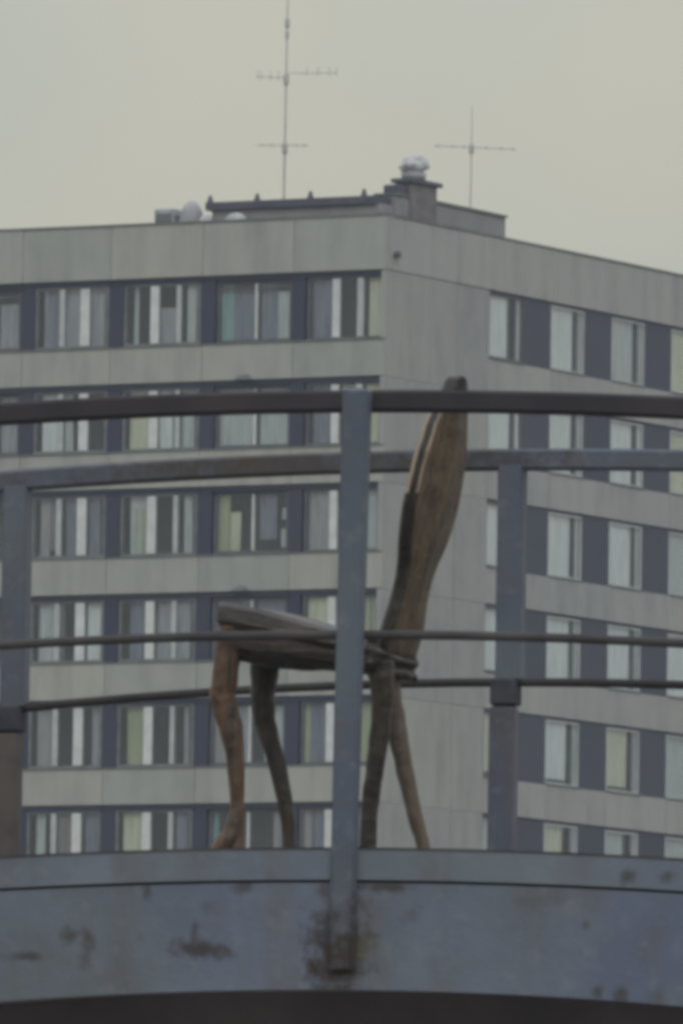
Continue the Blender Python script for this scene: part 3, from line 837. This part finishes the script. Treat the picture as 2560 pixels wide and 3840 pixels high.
# side view outline points are (x right, z above eye) in the plane y = 28.05; w = lateral position, + is far
def cp(X, z, w):
    f = (X0 + w * SB - X) / CB
    Y = Y0 + f * SB + w * CB
    return (f, -w, z * Y / Y0 - 1.338)
def leg(name, pts, w, m, seed, sq=0.9):
    P = spline([cp(X, z, w0) + (r,) for X, z, r, w0 in [(a[0], a[1], a[2], w + (a[3] if len(a) > 3 else 0)) for a in pts]], 7)
    bm = bmesh.new()
    tube(bm, [p[:3] for p in P], [p[3] for p in P], 16, True, 0.13, seed, sq)
    return link(name, mesh(name, bm, m, True), chair)
LEGA = [(-0.262, 1.935, 0.0360), (-0.272, 1.888, 0.0340), (-0.281, 1.800, 0.0325), (-0.285, 1.755, 0.0320), (-0.266, 1.687, 0.0300), (-0.254, 1.620, 0.0245), (-0.247, 1.540, 0.0195), (-0.245, 1.460, 0.0178), (-0.246, 1.400, 0.0185), (-0.247, 1.340, 0.0220)]
LEGB = [(-0.185, 1.925, 0.0420), (-0.183, 1.865, 0.0400), (-0.187, 1.790, 0.0320), (-0.185, 1.730, 0.0285), (-0.172, 1.667, 0.0255), (-0.147, 1.584, 0.0225), (-0.125, 1.479, 0.0185), (-0.116, 1.400, 0.0165), (-0.113, 1.335, 0.0165)]
LEGC = [(0.099, 1.850, 0.0340), (0.104, 1.812, 0.0320), (0.107, 1.756, 0.0265), (0.101, 1.671, 0.0248), (0.092, 1.587, 0.0232), (0.081, 1.503, 0.0216), (0.078, 1.394, 0.0211), (0.076, 1.340, 0.0211)]
LEGD = [(0.112, 1.870, 0.0290), (0.118, 1.819, 0.0278), (0.134, 1.735, 0.0267), (0.152, 1.651, 0.0236), (0.170, 1.567, 0.0212), (0.196, 1.463, 0.0187), (0.216, 1.392, 0.0164), (0.230, 1.335, 0.0151)]
la = leg('leg', LEGA, -0.115, M_LEG_O, 1)
la['label'] = 'orange brown bent leg with a foot spur'
leg('leg', LEGB, 0.10, M_LEG_O2, 2)
leg('leg', LEGC, -0.085, M_LEG_O2, 3)
leg('leg', LEGD, 0.085, M_LEG_G, 4)
# foot spur of the front leg
bm = bmesh.new()
P = spline([cp(-0.244, 1.49, -0.115) + (0.014,), cp(-0.253, 1.44, -0.117) + (0.023,), cp(-0.272, 1.395, -0.122) + (0.027,), cp(-0.312, 1.345, -0.13) + (0.019,)], 5)
tube(bm, [p[:3] for p in P], [p[3] for p in P], 12, True, 0.25, 9)
link('foot_spur', mesh('foot_spur', bm, M_LEG_O, True), la)

# seat: thick split slab, live edges, two grooves on the near side; runs front (x=+0.2) to rear (x=-0.2)
def z_at(X, w, z): return cp(X, z, w)[2]
bm = bmesh.new()
secs = []
NS = 26
for i in range(NS + 1):
    t = i / NS                                   # 0 front, 1 rear
    f = 0.203 - 0.405 * t
    top = z_at(-0.301, -0.15, 1.993) * (1 - t) + z_at(0.068, -0.15, 1.917) * t + 0.006 * math.sin(t * 5 + 0.5)
    bot = z_at(-0.30, -0.15, 1.886) * (1 - t) + z_at(0.068, -0.15, 1.838) * t
    h = top - bot
    e = 0.008 * noise.noise(Vector((t * 6, 1.7, 0)))
    e2 = 0.012 * noise.noise(Vector((t * 5, 7.7, 3)))
    hw = 0.150
    # closed section (lateral w, z): near side first
    pr_ = [(-hw + 0.012 + e, top), (-hw + e, top - 0.10 * h), (-hw - 0.004 + e, top - 0.42 * h), (-hw + 0.006 + e, top - 0.52 * h), (-hw + 0.012 + e, top - 0.58 * h),
           (-hw - 0.002 + e, top - 0.66 * h), (-hw + 0.002 + e, top - 0.82 * h), (-hw + 0.010 + e, bot + 0.02 * h), (-hw + 0.030 + e, bot),
           (0.0, bot - 0.008 * math.sin(t * 9)), (hw - 0.035 + e2, bot + 0.004), (hw - 0.004 + e2, bot + 0.3 * h), (hw + 0.006 + e2, top - 0.35 * h), (hw - 0.008 + e2, top - 0.05 * h), (hw - 0.03 + e2, top), (0.0, top - 0.012)]
    secs.append([bm.verts.new((f + 0.004 * noise.noise(Vector((w * 30, z * 30, 4))) * (i in (0, NS)), -w, z)) for w, z in pr_])
k = len(secs[0])
for i in range(NS):
    for j in range(k):
        bm.faces.new((secs[i][j], secs[i][(j + 1) % k], secs[i + 1][(j + 1) % k], secs[i + 1][j]))
bm.faces.new(secs[0][::-1]); bm.faces.new(secs[-1])
bm.verts.ensure_lookup_table()
me = mesh('seat', bm, [M_SEAT], False)
seat = link('seat', me, chair)
# rear end of the slab: weathered end grain standing proud in curled layers
bm = bmesh.new()
NA, NB = 26, 22
grid = []
for ia in range(NA + 1):
    a_ = ia / NA
    w = -0.149 + 0.305 * a_
    Xi = 0.066 + (0.190 - 0.066) * a_
    zt_ = cp(Xi, 1.914 - 0.030 * a_ ** 1.3 - 0.030 * max(0, (a_ - 0.82) / 0.18) ** 2, w)[2]
    zb_ = cp(Xi, 1.838 - 0.033 * a_, w)[2]
    col_ = []
    for ib in range(NB + 1):
        b_ = ib / NB
        z = zt_ + (zb_ - zt_) * b_
        ridge = 0.009 * math.sin(b_ * 14 + 2.4 * a_ ** 3 + 0.5 * math.sin(a_ * 6)) + 0.004 * noise.noise(Vector((a_ * 4, b_ * 14, 2.0)))
        rnd = 0.028 * (2 * b_ - 1) ** 4 + 0.035 * max(0, (a_ - 0.7) / 0.3) ** 3
        col_.append(bm.verts.new((-0.222 - ridge + rnd, -w, z)))
    grid.append(col_)
for ia in range(NA):
    for ib in range(NB):
        bm.faces.new((grid[ia][ib], grid[ia + 1][ib], grid[ia + 1][ib + 1], grid[ia][ib + 1]))
rim = [grid[i][0] for i in range(NA + 1)] + [grid[NA][j] for j in range(1, NB + 1)] + [grid[i][NB] for i in range(NA - 1, -1, -1)] + [grid[0][j] for j in range(NB - 1, 0, -1)]
inner = [bm.verts.new((-0.17, v.co.y * 0.97, v.co.z)) for v in rim]
for i in range(len(rim)):
    k_ = (i + 1) % len(rim)
    bm.faces.new((rim[i], rim[k_], inner[k_], inner[i]))
bm.faces.new(inner)
link('end_grain', mesh('end_grain', bm, M_ENDGRAIN, True), seat)
bm = bmesh.new()                                # broken lower lip at the far rear corner
P = spline([cp(0.11, 1.845, 0.02) + (0.024,), cp(0.15, 1.828, 0.09) + (0.022,), cp(0.18, 1.815, 0.14) + (0.014,), cp(0.192, 1.806, 0.152) + (0.006,)], 5)
tube(bm, [p[:3] for p in P], [p[3] for p in P], 10, True, 0.3, 31)
link('broken_lip', mesh('broken_lip', bm, M_LEG_D, True), seat)
# thick front cross log between the two front legs
bm = bmesh.new()
P = spline([cp(-0.250, 1.888, -0.12) + (0.036,), cp(-0.215, 1.885, 0.0) + (0.040,), cp(-0.172, 1.880, 0.11) + (0.040,)], 6)
tube(bm, [p[:3] for p in P], [p[3] for p in P], 12, True, 0.2, 77)
link('cross_log', mesh('cross_log', bm, M_LEG_D, True), chair)
# bearers below the seat
for w, z0, r in ((-0.095, 0.0, 0.036), (0.095, 0.0, 0.036)):
    P = spline([cp(-0.262 + (w + 0.095) * SB, 1.885, w) + (r,), cp(-0.13 + (w + 0.095) * SB, 1.868, w) + (r * 1.05,), cp(0.0 + (w + 0.095) * SB, 1.858, w) + (r * 0.95,), cp(0.10 + (w + 0.095) * SB, 1.85, w) + (r * 0.9,)], 6)
    bm = bmesh.new()
    tube(bm, [p[:3] for p in P], [p[3] for p in P], 12, True, 0.2, 40 + w * 10, 1.0)
    link('bearer', mesh('bearer', bm, M_LEG_D, True), chair)
# back: one split plank, leaning back
rows = [  # z, X left, X right (outline in side view)
    (1.865, 0.080, 0.192), (1.932, 0.098, 0.212), (2.00, 0.118, 0.220), (2.073, 0.134, 0.236), (2.144, 0.1375, 0.264), (2.20, 0.142, 0.282), (2.249, 0.149, 0.294),
    (2.30, 0.160, 0.303), (2.355, 0.172, 0.309), (2.40, 0.185, 0.312), (2.454, 0.202, 0.313), (2.50, 0.224, 0.313), (2.53, 0.240, 0.312), (2.552, 0.247, 0.310), (2.562, 0.254, 0.303)]
TH = 0.036
bm = bmesh.new()
secs = []
for i, (z, xl, xr, ) in enumerate(spline(rows, 4)):
    wd = max(0.02, (xr - xl - TH * CB) / SB)
    # centre: X0 - (f + TH/2) CB = (xl + xr)/2
    f = (X0 - (xl + xr) / 2) / CB
    zz = z * (Y0 + f * SB) / Y0 - 1.338
    w0, w1 = -wd / 2, wd / 2
    n1 = 0.004 * noise.noise(Vector((i * 0.35, 2, 0)))
    n2 = 0.004 * noise.noise(Vector((i * 0.35, 9, 0)))
    # front is +f; near edge = w0
    sec = [(f + TH / 2, w0 + 0.006), (f + TH * 0.12, w0 - 0.002 + n1), (f - TH * 0.05, w0 + 0.008 + n1), (f - TH * 0.38, w0 + 0.001 + n1), (f - TH / 2, w0 + 0.010),
           (f - TH / 2 + 0.004 + n2, w0 + wd * 0.33), (f - TH / 2 - 0.003 + n1, w0 + wd * 0.6), (f - TH / 2 + 0.002, w1 - 0.008), (f - TH * 0.3, w1), (f + TH * 0.3, w1 - 0.004), (f + TH / 2, w1 - 0.014), (f + TH / 2 + n1, 0.0)]
    secs.append([bm.verts.new((ff, -w, zz)) for ff, w in sec])
k = len(secs[0])
for i in range(len(secs) - 1):
    for j in range(k):
        fc = bm.faces.new((secs[i][j], secs[i][(j + 1) % k], secs[i + 1][(j + 1) % k], secs[i + 1][j]))
        fc.material_index = (1 if j in (0, 3) else 2) if j in (0, 1, 2, 3) and 24 < i < 44 else 2 if i > 46 else (2 if j in (0, 1, 2, 3, 7, 8) else 0)
bm.faces.new(secs[0][::-1]); bm.faces.new(secs[-1])
back = link('backrest', mesh('backrest', bm, [M_BACK, M_BACK_E, M_LEG_D], True), chair)

# ------------------------------------------------------------------ haze
def haze_m():
    m = bpy.data.materials.new('thin_city_haze'); m.use_nodes = True
    nt = m.node_tree; nt.nodes.clear()
    out = nt.nodes.new('ShaderNodeOutputMaterial')
    v = nt.nodes.new('ShaderNodeVolumePrincipled')
    v.inputs['Color'].default_value = (0.80, 0.88, 1.0, 1)
    v.inputs['Density'].default_value = 0.00024
    v.inputs['Anisotropy'].default_value = 0.2
    nt.links.new(v.outputs[0], out.inputs['Volume'])
    return m
bm = bmesh.new(); box(bm, -3100, 3100, -2500, 3700, -1.0, 42.5)
tag(link('haze', mesh('haze', bm, haze_m())), 'thin bluish city haze in the air', kind='stuff')
